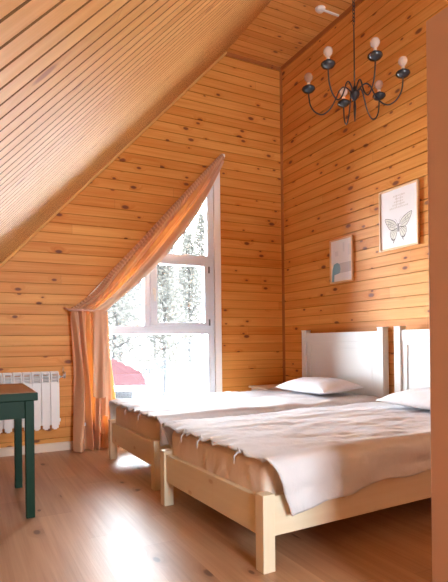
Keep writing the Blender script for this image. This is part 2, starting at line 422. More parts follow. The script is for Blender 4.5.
# outer frame: jambs, sill member, slanted head (a prism)
mb.prism([(OX1 - .075, OZ0), (OX1, OZ0), (OX1, zR), (OX1 - .075, zR - .075)], 'y', 0.0, .07)
mb.prism([(OX0, OZ0), (OX0 + .06, OZ0), (OX0 + .06, zL + .06), (OX0, zL)], 'y', 0.0, .07)
wbox(mb, OX0 + .06, OX1 - .075, OZ0, OZ0 + .06)
mb.prism([(OX0, zL), (OX0 + .06, zL - .03), (OX1 - .075, zR - .165), (OX1, zR)], 'y', .001, .069)
wbox(mb, OX0 + .06, OX1 - .075, 1.095, 1.180, -.004, .07)      # transom below the casement
mb.prism([(1.53, 1.862), (OX1 - .075, 1.862), (OX1 - .075, 1.94), (1.60, 1.94)], 'y', -.004, .07)       # transom above it
wbox(mb, 1.655, 1.715, 1.18, 1.862, -.002, .07)                # mullion
mb.build('window_frame', M['pvc'], w1, bevel=.004)
mb = MB()
sx0, sx1, sz0, sz1 = 1.716, 2.374, 1.182, 1.860
for a in ((sx0, sx0 + .072, sz0, sz1), (sx1 - .045, sx1, sz0, sz1), (sx0 + .072, sx1 - .045, sz0, sz0 + .035), (sx0 + .072, sx1 - .045, sz1 - .035, sz1)):
    wbox(mb, *a, -.018, .05)
sash = mb.build('casement_sash', M['pvc'], w1, bevel=.004)
mb = MB(); mb.box(1.738, 1.762, -.028, -.0185, 1.50, 1.57); mb.box(1.743, 1.757, -.05, -.028, 1.535, 1.549); mb.box(1.741, 1.759, -.058, -.046, 1.43, 1.553)
tag(mb.build('window_handle', M['white'], sash, bevel=.003), 'white lever handle')
for z in (1.22, 1.79):
    mb = MB(); mb.tube([(2.384, -.012, z - .035), (2.384, -.012, z + .035)], .010, 10); tag(mb.build('hinge', M['gasket'], sash), 'dark hinge')
def gl(name, poly):
    mb = MB(); mb.prism(poly, 'y', .030, .034); mb.build('glass_pane', M['glass'], w1)
gl('', [(OX0 + .06, OZ0 + .06), (OX1 - .075, OZ0 + .06), (OX1 - .075, 1.095), (OX0 + .06, 1.095)])
gl('', [(OX0 + .06, 1.18), (1.655, 1.18), (1.655, 1.862), (otop(1.3) and 1.53, 1.862), (OX0 + .06, zL)])
gl('', [(sx0 + .07, sz0 + .03), (sx1 - .043, sz0 + .03), (sx1 - .043, sz1 - .03), (sx0 + .07, sz1 - .03)])
gl('', [(1.60, 1.94), (2.375, 1.94), (2.375, zR - .13)])
mb = MB()
mb.box(OX1 + .0005, OX1 + .078, -.020, .0, OZ0 - .01, zR + .07)
mb.box(OX1 + .0005, OX1 + .030, -.012, .18, OZ0, zR)
mb.prism([(OX0 - .03, otop(OX0 - .03) + .002), (OX1 + .078, otop(OX1 + .078) + .002), (OX1 + .078, otop(OX1 + .078) + .07), (OX0 - .03, otop(OX0 - .03) + .07)], 'y', -.018, -.001)
mb.box(OX0 - .05, OX0 - .0005, -.016, 0, OZ0 - .01, zL + .03)
tag(mb.build('window_casing', M['casing'], w1, bevel=.003), 'off-white casing')
mb = MB(); mb.box(OX0 - .05, OX1 + .05, -.09, .0, OZ0 - .035, OZ0 - .005); mb.build('window_sill', M['pvc'], w1, bevel=.004)

# ------------------------------------------------------------------ curtain
cu = tag(empty('curtain', (1.15, 4.84, 0)), 'peach satin curtain on a slanted rail, tied back left of the window', 'curtain')
def cloc(o): o.location = (-1.15, -4.84, 0); return o
UP = [(2.505, 3.02), (2.30, 2.80), (2.07, 2.545), (1.83, 2.28), (1.56, 1.98), (1.30, 1.70), (1.13, 1.49), (.90, 1.31)]
LO = [(2.505, 2.93), (2.30, 2.55), (2.12, 2.26), (1.93, 2.01), (1.72, 1.775), (1.50, 1.57), (1.33, 1.425), (1.205, 1.315)]
def drape(s, t):
    a = smooth_list(UP, s); b = smooth_list(LO, s)
    # heading strip sits on the rail
    x = a[0] + (b[0] - a[0]) * t; z = a[1] + (b[1] - a[1]) * t
    w = min(1, s * 3.0 + .25)
    # gathered folds starting on the rail further along and sweeping towards the tie
    ph = 2 * PI * (4.2 * (t ** .8) + 3.2 * (1 - s) * (1 - t) ** 1.3 + .6 * nz(s * 3.5, t * 2.2, 1))
    amp = .085 * w * min(1, t * 5) * (1 - .25 * s)
    y = 4.815 - .5 * amp * (math.sin(ph) + .35 * math.sin(2 * ph + .6)) * (1.15 - .4 * t)
    y -= .055 * w * math.exp(-((t - .86) / .13) ** 2)                 # broad smooth outer fold
    g = math.exp(-(t / .12) ** 2)
    y -= .012 * g * math.sin(2 * PI * 70 * s) + .01 * g
    y -= .02 * math.sin(PI * t) * math.sin(s * PI)
    return (x, y, z)
o = cloc(grid(420, 90, drape).build('upper_drape', M['curtain'], cu, smooth=True))
# gathered heading frill above the rail
def frill(s, t):
    a = smooth_list(UP, s)
    return (a[0] - .012 * t + .030 * (1 - t), 4.838 - .014 * math.sin(2 * PI * 70 * s + t) * (.5 + t) - .012, a[1] + .012 * t - .032 * (1 - t))
cloc(grid(420, 5, frill).build('heading_frill', M['curtain'], cu, smooth=True))
def fold_band(s, t):
    x, y, z = drape(s, .64 + .36 * t)
    return (x - .006 * t * (1 - s), y - .014 - .012 * math.sin(PI * t), z - .012 * t)
cloc(grid(200, 40, fold_band).build('lit_fold_band', M['lit_fold'], cu, smooth=True))  # strip over the lower fold, coloured lighter as if lit from the room
# fall below the tie
TL = [(.895, 1.31), (.90, 1.2), (.912, .95), (.925, .66), (.918, .35), (.905, .15), (.90, .012)]
TR = [(1.205, 1.31), (1.222, 1.2), (1.252, .94), (1.285, .65), (1.31, .35), (1.32, .15), (1.33, .012)]
def fall(u, v):
    a = smooth_list(TL, v); b = smooth_list(TR, v)
    uu = u + .05 * v * math.sin(2 * PI * u * 1.0 + 1.2) * (1 - u) * u * 4
    x = a[0] + (b[0] - a[0]) * uu + .015 * v * nz(u * 4, v * 2, 4)
    ph = 2 * PI * (4.2 * u ** 1.15 + .7 * v * (u - .45) + .5 * nz(u * 2.3, v * 1.6, 2))
    amp = .028 + .034 * min(1, v * 1.6)
    y = 4.80 - amp * math.sin(ph) * (1 if v > .02 else .6) - .012 * math.sin(2 * ph + 1 + v * 2)
    y -= .10 * max(0, v - .8) * (1 - u) * 2
    return (x, y, a[1] + (b[1] - a[1]) * u)
cloc(grid(150, 90, fall).build('lower_drape', M['curtain'], cu, smooth=True))
def flap(u, v, x0, x1, zt, zb, yb, sp, k):
    x = x0 + (x1 - x0) * u + sp * v * (u - .4); z = zt + (zb(u) - zt) * v
    y = yb - .028 * math.sin(PI * u) - .016 * math.sin(2 * PI * (1.6 * u + .3 * v) + k) * (0.3 + v)
    y += .03 * (1 - v) ** 4
    return (x, y, z)
cloc(grid(40, 60, lambda u, v: flap(u, v, 1.075, 1.205, 1.315, lambda u: .50 + .05 * abs(u - .3) - .02 * u, 4.70, .03, .4)).build('front_tail', M['curtain'], cu, smooth=True))
cloc(grid(24, 60, lambda u, v: flap(u, v, 1.10, 1.15, 1.30, lambda u: .20 - .04 * u, 4.735, .02, 2.0)).build('front_tail', M['curtain'], cu, smooth=True))
cloc(grid(24, 60, lambda u, v: flap(u, v, 1.165, 1.225, 1.30, lambda u: .34 - .03 * u if u < .55 else .22, 4.73, .05, 3.1)).build('front_tail', M['curtain'], cu, smooth=True))
mb = MB()
pts = []
for i in range(41):
    a = 2 * PI * i / 40; pts.append((1.05 + .175 * math.cos(a), 4.80 - .085 * math.sin(a), 1.312 - .008 * math.cos(a)))
mb.tube(pts, .010, 8, cap=False)
mb.tube([(.875, 4.80, 1.32), (.865, 4.86, 1.335), (.86, 4.95, 1.345)], .008, 8)
tag(cloc(mb.build('tieback', M['cord'], cu, smooth=True)), 'pinkish cloth tieback band')
mb = MB(); mb.tube([(2.53, 4.87, 3.03), (.93, 4.87, 1.294)], .010, 10)
for x, z in ((2.5, 2.998), (1.7, 2.13), (.96, 1.327)): mb.tube([(x, 4.87, z), (x, 4.949, z)], .007, 8)
mb.lathe([(0, 3.01), (.016, 3.015), (.02, 3.03), (.016, 3.046), (0, 3.05)], 2.54, 4.87, 12)
tag(cloc(mb.build('curtain_rail', M['casing'], cu)), 'thin pale slanted rail')

# ------------------------------------------------------------------ radiator
ra = tag(empty('radiator', (0.3, WY - .03, .22)), 'white sectional radiator under the slope, left of the curtain', 'radiator')
def rl(o): o.location = (-.3, -(WY - .03), -.22); return o
rx = .790
for i in range(12):
    a = rx - (i + 1) * .0795; bq = a + .0795
    mb = MB(); y0, y1 = WY - .125, WY - .035
    mb.box(a + .0015, bq - .0015, y0, y0 + .012, .262, .652)                 # front plate
    mb.box(a + .010, bq - .010, y0 + .004, y0 + .014, .232, .262)          # lower lip
    mb.box(a + .024, bq - .024, y0 + .006, y0 + .012, .222, .232)
    mb.box(a + .012, bq - .012, y0 + .012, y1 - .004, .262, .64)           # web
    mb.box(a + .003, bq - .003, y1 - .006, y1, .262, .70)                  # back fin
    mb.box(a + .003, a + .015, y0, y0 + .05, .652, .742)                   # grille cheeks
    mb.box(bq - .015, bq - .003, y0, y0 + .05, .652, .742)
    for z in (.675, .705, .735):                                           # grille louvres
        m4 = Matrix.Translation((0, y0 + .012, z)) @ Matrix.Rotation(math.radians(-38), 4, 'X')
        mb.box(a + .003, bq - .003, -.010, .018, -.004, .004, m4)
    mb.box(a + .003, bq - .003, y0 + .03, y1, .738, .752)
    rl(mb.build('radiator_section', M['rad'], ra, bevel=.0025))
mb = MB()
for z in (.30, .70): mb.tube([(rx - 12 * .0795, WY - .08, z), (rx + .012, WY - .08, z)], .016, 12)
rl(mb.build('manifold', M['rad'], ra, smooth=True))
mb = MB(); mb.tube([(rx + .012, WY - .08, .70), (rx + .05, WY - .08, .70)], .010, 10); mb.tube([(rx + .05, WY - .08, .685), (rx + .05, WY - .08, .745)], .014, 12)
mb.tube([(rx + .05, WY - .08, .70), (rx + .05, WY - .002, .70)], .009, 8)
mb.tube([(rx + .04, WY - .08, .745), (rx + .04, WY - .08, .79)], .004, 8)
tag(rl(mb.build('radiator_valve', M['chrome'], ra, smooth=True)), 'small metal valve at the top right corner')
for bx_ in (.05, .7):
    mb = MB(); mb.tube([(rx - bx_, WY - .035, .71), (rx - bx_, WY - .001, .71)], .006, 8); rl(mb.build('wall_bracket', M['rad'], ra))

# ------------------------------------------------------------------ table
tb = tag(empty('table', (0.0, 3.48, 0)), 'small dark green table with a brown top at left edge', 'table')
def tl(o): o.location = (0, -3.48, 0); return o
tx0, tx1, ty0, ty1 = -.36, .385, 3.085, 3.86
mb = MB(); mb.box(tx0, tx1, ty0, ty1, .678, .7235); tag(tl(mb.build('tabletop', M['green'], tb, bevel=.004)), 'green edged slab')
mb = MB(); mb.box(tx0 + .006, tx1 - .006, ty0 + .006, ty1 - .006, .7236, .7260); tag(tl(mb.build('top_inlay', M['brown_top'], tb)), 'brown wood surface')
for a in ((tx0 + .06, tx1 - .06, ty0 + .035, ty0 + .055), (tx0 + .06, tx1 - .06, ty1 - .055, ty1 - .035)):
    mb = MB(); mb.box(*a, .575, .678); tl(mb.build('apron', M['green'], tb))
for a in ((tx0 + .03, tx0 + .05, ty0 + .06, ty1 - .06), (tx1 - .05, tx1 - .03, ty0 + .06, ty1 - .06)):
    mb = MB(); mb.box(*a, .575, .678); tl(mb.build('apron', M['green'], tb))
for x in (tx0 + .02, tx1 - .068):
    for y in (ty0 + .018, ty1 - .066):
        mb = MB(); mb.box(x, x + .048, y, y + .048, 0.0, .678)
        tl(mb.build('leg', M['green'], tb, bevel=.003))

# ------------------------------------------------------------------ beds
BL, BW = 2.19, 1.13
def make_bed(name, loc, rz, label):
    r = tag(empty(name, loc, rz), label, 'bed')
    ps = .062
    for y in (0, BW - ps):
        mb = MB(); mb.box(0, ps, y, y + ps, 0, .338); mb.build('foot_post', M['bedwood'], r, bevel=.003)
    mb = MB(); mb.box(.012, .044, ps, BW - ps, .150, .318); mb.build('foot_rail', M['bedwood'], r, bevel=.003)
    for y in (.010, BW - .042):
        mb = MB(); mb.box(ps, BL - .07, y, y + .032, .150, .325); mb.build('side_rail', M['bedwood'], r, bevel=.003)
    mb = MB()
    for i in range(11): mb.box(.12 + i * .185, .19 + i * .185, .042, BW - .042, .20, .22)
    mb.build('slats', M['bedwood'], r)
    for y in (-.015, BW - .065 + .015):
        mb = MB(); mb.box(BL - .07, BL, y, y + .066, 0, 1.112); mb.box(BL - .074, BL + .002, y - .003, y + .069, 1.112, 1.122); tag(mb.build('headboard_post', M['headboard'], r, bevel=.003), 'white post')
    y0, y1 = .051, BW - .051
    mb = MB()
    mb.box(BL - .048, BL - .018, y0, y1, .32, 1.075)
    mb.box(BL - .062, BL - .012, y0, y1, 1.0, 1.088)         # top rail
    mb.box(BL - .056, BL - .048, y0, y1, .965, .999)         # moulding below
    mb.box(BL - .056, BL - .048, y0, y0 + .055, .38, .964)
    mb.box(BL - .056, BL - .048, y1 - .055, y1, .38, .964)
    mb.box(BL - .056, BL - .048, y0, y1, .32, .379)
    mb.box(BL - .0515, BL - .048, y0 + .085, y1 - .085, .41, .935)
    tag(mb.build('headboard_panel', M['headboard'], r, bevel=.003), 'white moulded panel')
    return r
B2 = ((1.14, 1.852, 0), math.radians(2.7)); B1 = ((1.145, 3.262, 0), math.radians(1.0))
make_bed('single_bed', *B1, 'cream wooden single bed nearer the window, white panelled headboard')
make_bed('single_bed', *B2, 'cream wooden single bed nearest the viewer, beside the brown partition')
def rot_obj(o, B, z=0): o.location = (B[0][0], B[0][1], z); o.rotation_euler = (0, 0, B[1]); return o
def rbox_surf(x0, x1, y0, y1, z0, z1, r, wr, seed):
    """rounded box with wrinkles"""
    bm = bmesh.new(); bmesh.ops.create_cube(bm, size=2)
    bmesh.ops.subdivide_edges(bm, edges=bm.edges, cuts=34, use_grid_fill=True)
    cx, cy, cz = (x0 + x1) / 2, (y0 + y1) / 2, (z0 + z1) / 2; hx, hy, hz = (x1 - x0) / 2, (y1 - y0) / 2, (z1 - z0) / 2
    for v in bm.verts:
        p = Vector((v.co.x * hx, v.co.y * hy, v.co.z * hz))
        q = Vector((max(-hx + r, min(hx - r, p.x)), max(-hy + r, min(hy - r, p.y)), max(-hz + r, min(hz - r, p.z))))
        d = p - q
        if d.length > 1e-6:
            n = d.normalized(); p = q + n * r
            k = nz((cx + p.x) * 9 + seed, (cy + p.y) * 13, p.z * 2.2) * wr
            if abs(n.z) < .7: k += wr * .8 * math.sin((p.y + p.x) * 60 + 5 * nz(p.y * 5, p.z * 4, seed)) * .5
            p = p + n * k
        v.co = p + Vector((cx, cy, cz))
    return bm
def bm_obj(bm, name, mat, parent=None):
    me = bpy.data.meshes.new(name); bm.to_mesh(me); bm.free(); me.materials.append(mat)
    for p in me.polygons: p.use_smooth = True
    o = bpy.data.objects.new(name, me); C.objects.link(o)
    if parent: o.parent = parent
    return o
for B, sd, lb in ((B1, 3, 'tan-sheeted mattress on the bed nearer the window'), (B2, 11, 'tan-sheeted mattress on the bed nearest the viewer')):
    o = bm_obj(rbox_surf(.048, 2.10, .046, BW - .046, .222, .474, .045, .006, sd), 'mattress', M['sheet']); rot_obj(o, B); tag(o, lb, 'mattress', 'mattresses on the two beds')

def duvet_mesh(seed, hem_near, hem_far, x_end, foot_drop, topz=.487, sweep=.10):
    """profile across the bed; runs from foot to x_end"""
    yN, yF = -.020, BW + .016
    def f(u, v):
        x = .030 + (x_end - .030) * u
        hn, hf = hem_near(x), hem_far(x)
        r = .05
        La = (topz - r - hn); Lb = (yF - r) - (yN + r); Lc = (topz - r - hf); q = PI / 2 * r
        Lt = La + q + Lb + q + Lc; s = v * Lt
        if s < La: y, z, ny, nn = yN, hn + s, -1, 0
        elif s < La + q:
            a = (s - La) / r; y, z, ny, nn = yN + r - r * math.cos(a), topz - r + r * math.sin(a), -math.cos(a), math.sin(a)
        elif s < La + q + Lb: y, z, ny, nn = yN + r + (s - La - q), topz, 0, 1
        elif s < La + q + Lb + q:
            a = (s - La - q - Lb) / r; y, z, ny, nn = yF - r + r * math.sin(a), topz - r + r * math.cos(a), math.sin(a), math.cos(a)
        else: y, z, ny, nn = yF, topz - r - (s - La - 2 * q - Lb), 1, 0
        # folds: long soft wrinkles over the top, vertical drape folds on the sides
        top = .009 * (nz(x * 2.2, y * 5 + x, seed) + .6) + .009 * (nz(x * 4, y * 15 + x * 3, seed + 5) + .4) + .004 * nz(x * 22, y * 22, seed + 8)
        side = .007 * (1 + math.sin(x * 17 + 3 * nz(x * 3, z * 3, seed))) + .016 * (nz(x * 5 + z * 7, z * 11 - x * 2, seed + 2) + .5)
        d = top * max(0, nn) + side * abs(ny)
        y += ny * max(d, 0.0); z += nn * max(d, 0)
        # foot edge slumps over the end of the mattress
        e = max(0, 1 - u * (x_end / .12))
        if nn > 0.0:
            z -= foot_drop * e * e * (1 + .35 * math.sin(y * 34 + 4 * nz(y * 5, seed))) * nn
        x += -.012 * e * (1 + math.sin(y * 41 + seed)) * nn - .0 
        if nn > .3: z += .006 * e * math.sin(y * 60 + seed)
        x += sweep * max(0, (topz - z) / .25) * abs(ny) * max(0, 1 - u * 2)
        return (x, y, z)
    return grid(150, 150, f)
def hem2(x):
    L = [(0, .235), (.12, .255), (.35, .288), (.6, .308), (.9, .318), (2.3, .322)]
    for (a, b), (c, d) in zip(L, L[1:]):
        if x <= c: return b + (d - b) * (x - a) / (c - a) + .006 * math.sin(x * 12)
    return .32
def sol(o, t=.010):
    md = o.modifiers.new('thick', 'SOLIDIFY'); md.thickness = t; md.offset = 1.0; return o
o = duvet_mesh(2, hem2, lambda x: .33, 2.08, .012).build('bedspread', M['duvet'], smooth=True); rot_obj(o, B2)
d2 = tag(sol(o), 'white bedspread with tied corners covering the bed nearest the viewer', 'bedspread')
o = duvet_mesh(9, lambda x: .30 + .02 * math.sin(x * 9), lambda x: .33, 2.08, .014, .492, 0.0).build('bedspread', M['duvet'], smooth=True); rot_obj(o, B1)
d1 = tag(sol(o), 'rumpled white bedspread covering the bed nearer the window', 'bedspread')
# fabric ties along the foot edge
def tie(parent, x, y, z, s):
    mb = MB()
    mb.tube([(x, y - .010 * s, z), (x - .012, y, z + .012), (x, y + .010 * s, z)], [.005, .007, .005], 6)
    mb.tube([(x - .008, y, z + .006), (x - .020, y - .018 * s, z + .028), (x - .022, y - .034, z + .012)], [.004, .005, .002], 6)
    mb.tube([(x - .008, y, z + .006), (x - .022, y + .016, z - .016), (x - .026, y + .012, z - .052)], [.004, .004, .002], 6)
    mb.build('tie', M['duvet'], parent, smooth=True)
for y, z in ((.80, .487), (.60, .487), (.22, .483)): tie(d2, .022, y, z, 1)
for y, z in ((.62, .488), (.3, .488)): tie(d1, .022, y, z, 1)

def pillow(loc, rz, sx, sy, sz, seed, label):
    bm = bmesh.new(); bmesh.ops.create_grid(bm, x_segments=54, y_segments=54, size=1)
    top = list(bm.verts); cop = {}
    def prof(x, y):
        a = max(0.0, 1 - abs(x) ** 2.6); b_ = max(0.0, 1 - abs(y) ** 2.6)
        return (a * b_) ** .55
    m = MB(); N = 54
    for sgn in (1, -1):
        base = len(m.v)
        for i in range(N + 1):
            for j in range(N + 1):
                x = -1 + 2 * i / N; y = -1 + 2 * j / N; h = prof(x, y)
                pull = 1 - .07 * (1 - abs(y) ** 2) * abs(x) ** 3; pull2 = 1 - .06 * (1 - abs(x) ** 2) * abs(y) ** 3
                wr = .10 * nz(x * 2 + seed, y * 2.4, sgn) + .09 * nz(x * 5, y * 5 + seed, 2) + .05 * math.sin(14 * (x * y) + 7 * math.atan2(y, x)) * (abs(x * y))
                z = h * sz * (1 + wr) * (1.0 if sgn > 0 else .55)
                m.v.append((x * sx * pull, y * sy * pull2, sgn * z))
        for i in range(N):
            for j in range(N):
                a = base + i * (N + 1) + j; q = (a, a + N + 1, a + N + 2, a + 1)
                m.f.append(q if sgn > 0 else q[::-1]); m.uv += [(0, 0)] * 4
    bm.free()
    o = m.build('pillow', M['pillow'], smooth=True, weld=True); o.location = loc; o.rotation_euler = (0, math.radians(-3), rz)
    return tag(o, label, 'pillow', 'pillows at the headboards')
pillow((2.95, 3.80, .574), math.radians(1), .235, .37, .085, 1.3, 'white pillow on the bed nearer the window')
pillow((2.97, 2.46, .572), math.radians(3), .235, .37, .080, 6.1, 'white pillow on the bed beside the brown partition')

# ------------------------------------------------------------------ bedside table in the corner
ns = tag(empty('nightstand', (3.06, 4.68, 0)), 'small white bedside table in the corner past the beds', 'bedside table')
mb = MB(); mb.box(-.235, .235, -.19, .19, .495, .517); mb.build('top', M['headboard'], ns, bevel=.003)
mb = MB(); mb.box(-.21, .21, -.17, .17, .12, .495); mb.build('body', M['headboard'], ns, bevel=.002)
mb = MB(); mb.box(-.226, -.211, -.155, .155, .32, .46); dr = mb.build('drawer', M['headboard'], ns, bevel=.003)
mb = MB(); mb.tube([(-.226, 0, .39), (-.245, 0, .39)], [.008, .012], 10); mb.build('knob', M['chrome'], dr)
for x in (-.2, .165):
    for y in (-.16, .125):
        mb = MB(); mb.box(x, x + .035, y, y + .035, 0, .119); mb.build('leg', M['headboard'], ns)

# ------------------------------------------------------------------ pictures on the right wall
def picture(name, yR, yL, z0, z1, label, fw, mat, t=.022):
    r = tag(empty(name, (WX, (yR + yL) / 2, (z0 + z1) / 2)), label, 'picture', 'framed pictures over the beds')
    hw, hh = (yL - yR) / 2, (z1 - z0) / 2
    mb = MB(); a, b = -t - .006, -.006
    mb.box(a, b, -hw, -hw + fw, -hh, hh); mb.box(a, b, hw - fw, hw, -hh, hh); mb.box(a, b, -hw + fw, hw - fw, -hh, -hh + fw); mb.box(a, b, -hw + fw, hw - fw, hh - fw, hh)
    mb.box(-.006, -.0005, -.02, .02, hh - .05, hh - .02)
    mb.build('frame', mat, r, bevel=.0015)
    mb = MB(); mb.box(-.016, -.008, -hw + fw, hw - fw, -hh + fw, hh - fw); pr = mb.build('print', M['paper'], r)
    W, H = 2 * (hw - fw), 2 * (hh - fw)
    def f(s, q, d): return (-.0162 - d, (hw - fw) - s * W, -(hh - fw) + q * H)   # s: left to right, q: up
    return r, pr, f, W, H
r, pr, f, W, H = picture('picture_frame', 2.945, 3.382, 1.795, 2.325, 'larger framed butterfly print above the bed nearest the viewer', .014, M['picframe'])
def rib(mb, pts, w, n=10, closed=False):
    q = [smooth_list(pts, i / (n * (len(pts) - 1))) for i in range(n * (len(pts) - 1) + 1)]
    for i in range(len(q) - 1): 
        a, b = Vector(q[i]), Vector(q[i + 1]); d = Vector(((b.x - a.x) * W, (b.y - a.y) * H))
        if d.length < 1e-7: continue
        n_ = Vector((-d.y, d.x)).normalized() * w / 2; n_ = Vector((n_.x / W, n_.y / H))
        c = [a - n_, b - n_, b + n_, a + n_]; mb.quad([f(p.x, p.y, .0006) for p in c])
wing_fill, ink = MB(), MB()
def mir(pts, m): return [((.49 + (p[0] - .49) * -1.0) if m else p[0], p[1] + (.02 if m else 0)) for p in pts]
for m_ in (False, True):
    up = [(.46, .36), (.40, .44), (.28, .50), (.13, .53), (.15, .46), (.20, .39), (.26, .33), (.36, .30), (.46, .33)]
    lo = [(.46, .33), (.38, .31), (.29, .30), (.27, .22), (.31, .16), (.36, .13), (.35, .08), (.38, .12), (.42, .17), (.45, .25), (.46, .33)]
    for L in (up, lo):
        q = [smooth_list(mir(L, m_), i / 40) for i in range(41)]
        cen = (sum(p[0] for p in q) / 41, sum(p[1] for p in q) / 41)
        for i in range(40): wing_fill.quad([f(cen[0], cen[1], .0003), f(*q[i], .0003), f(*q[i + 1], .0003)])
        rib(ink, mir(L, m_), .0045)
    for a, b in (((.44, .36), (.16, .50)), ((.42, .35), (.18, .44)), ((.40, .33), (.23, .38)), ((.30, .46), (.27, .37)), ((.24, .49), (.22, .40)), ((.44, .30), (.33, .15)), ((.41, .30), (.30, .20)), ((.36, .29), (.29, .25))):
        rib(ink, mir([a, ((a[0] + b[0]) / 2, (a[1] + b[1]) / 2 + .01), b], m_), .003)
    rib(ink, mir([(.30, .17), (.34, .13), (.39, .15)], m_), .010)
    rib(ink, mir([(.47, .40), (.44, .46), (.40, .49)], m_), .002)
ink.quad([f(.475, .26, .0008), f(.505, .26, .0008), f(.508, .40, .0008), f(.472, .40, .0008)])
wing_fill.build('pale_wings', M['wingfill'], pr, recalc=False); tag(ink.build('butterfly_drawing', M['ink'], pr, recalc=False), 'dark ink butterfly outline')
pen = MB()
rr = random.Random(3)
for q, s0, s1 in ((.88, .36, .66), (.83, .42, .60), (.78, .38, .64), (.73, .34, .66), (.68, .26, .76)):
    x = s0
    while x < s1:
        w_ = rr.uniform(.018, .04); h = .014
        rib(pen, [(x, q - h), (x + w_ * .3, q + h), (x + w_ * .7, q - h), (x + w_, q + h)], .0028, 3); x += w_ + .014
rib(pen, [(.44, .68), (.46, .78), (.44, .90)], .004); rib(pen, [(.58, .68), (.56, .78), (.58, .90)], .004)
tag(pen.build('pencil_lettering', M['pencil'], pr, recalc=False), 'faint pencil sketch lines')
r, pr, f, W, H = picture('picture_frame', 3.742, 4.072, 1.585, 2.02, 'smaller framed print with a blue shape, nearer the corner', .012, M['picframe'])
pr.data.materials[0] = M['paper2']
mb = MB()
q = [(.02, .0), (.14, .0), (.16, .17), (.42, .20), (.46, .30), (.42, .42), (.30, .46), (.14, .43), (.06, .30)]
mb.quad([f(*p, .0008) for p in q]); tag(mb.build('blue_shape', M['blue'], pr, recalc=False), 'blue curved shape')
mb = MB(); mb.quad([f(*p, .0006) for p in ((.42, .20), (1, .20), (1, .44), (.42, .44))]); tag(mb.build('grey_block', M['grey'], pr, recalc=False), 'pale grey block')
for a, b, c, d in ((.58, .70, .66, .92), (.2, .62, .36, .74), (.82, .60, .96, .86)):
    mb = MB(); mb.quad([f(a, b, .0006), f(c, b, .0006), f(c, d, .0006), f(a, d, .0006)])
    mb.build('pale_mark', M['palegrey'], pr, recalc=False)

# ------------------------------------------------------------------ chandelier
ch = tag(empty('chandelier', (2.80, 3.09, 2.972)), 'black iron chandelier with six candle bulbs hanging from the ceiling', 'chandelier')
top = CZ - 2.972
mb = MB(); mb.lathe([(0, top - .04), (.012, top - .04), (.035, top - .02), (.05, top), (0, top)], n=20); mb.build('ceiling_rose', M['iron'], ch, smooth=True)
mb = MB(); mb.tube([(0, 0, .05), (0, 0, .55)], .0055, 8)
z = .55; k = 0
while z < top - .03:        # chain links above the rod
    pts = []
    for i in range(13):
        a = 2 * PI * i / 12; w = .010 * math.cos(a); h = .020 * math.sin(a)
        pts.append((w, 0, z + .018 + h) if k % 2 else (0, w, z + .018 + h))
    mb.tube(pts, .0032, 6, cap=False); z += .030; k += 1
mb.build('suspension_chain', M['iron'], ch, smooth=True)
mb = MB(); mb.lathe([(0, -.055), (.012, -.05), (.022, -.035), (.036, -.02), (.040, 0), (.034, .018), (.018, .03), (.014, .05), (.008, .065), (0, .07)], n=20)
mb.build('hub', M['iron'], ch, smooth=True)
mb = MB(); mb.lathe([(0, -.225), (.004, -.215), (.009, -.15), (.012, -.10), (.008, -.06), (0, -.05)], n=12); mb.build('finial', M['iron'], ch, smooth=True)
R_ = .365
dirs0 = -0.478   # screen-right azimuth
for k in range(6):
    th = math.radians((42, 90, 162, 224, 279, 342)[k])
    # screen right = (c,-s), forward = (s,c)
    rx_, ry_ = math.cos(.478), -math.sin(.478); fx, fy = math.sin(.478), math.cos(.478)
    dx, dy = math.cos(th) * rx_ + math.sin(th) * fx, math.cos(th) * ry_ + math.sin(th) * fy
    prof = [(.025, .0), (.045, .045), (.085, .07), (.12, .045), (.15, -.02), (.19, -.085), (.25, -.125), (.31, -.10), (.35, -.04), (.363, .03), (R_, .075)]
    pts = []
    for i in range(51):
        a, h = smooth_list(prof, i / 50); pts.append((dx * a, dy * a, h))
    mb = MB(); mb.tube(pts, .0058, 8); arm = mb.build('arm', M['iron'], ch, smooth=True)
    cx, cy = dx * R_, dy * R_
    mb = MB(); mb.lathe([(0, .066), (.014, .068), (.040, .079), (.055, .097), (.052, .110), (.036, .121), (.018, .128), (.016, .134), (0, .134)], cx, cy, 24)
    tag(mb.build('drip_cup', M['cup'], arm, smooth=True), 'dark slate turned cup')
    mb = MB(); mb.lathe([(0, .134), (.013, .134), (.013, .152), (0, .152)], cx, cy, 14); tag(mb.build('bulb_socket', M['candle'], arm, smooth=True), 'pale socket')
    mb = MB(); mb.lathe([(0, .152), (.012, .153), (.018, .163), (.031, .178), (.036, .197), (.031, .216), (.018, .229), (0, .234)], cx, cy, 20)
    tag(mb.build('bulb', M['bulb'], arm, smooth=True), 'clear unlit globe bulb')

# ------------------------------------------------------------------ smoke detector with its conduit
sd = tag(empty('smoke_detector', (3.10, 3.885, CZ)), 'round white smoke detector on the flat ceiling with short conduit', 'smoke detector')
mb = MB(); mb.lathe([(0, -.035), (.028, -.034), (.040, -.022), (.048, -.012), (.050, 0), (0, 0)], n=24); mb.build('detector_body', M['white'], sd, smooth=True)
mb = MB(); mb.lathe([(0, -.040), (.014, -.039), (.015, -.035), (0, -.035)], n=16); mb.build('sensor_cap', M['white'], sd, smooth=True)
mb = MB(); mb.box(.045, WX - 3.10 - .035, -.009, .009, -.014, 0); mb.build('conduit', M['white'], sd)

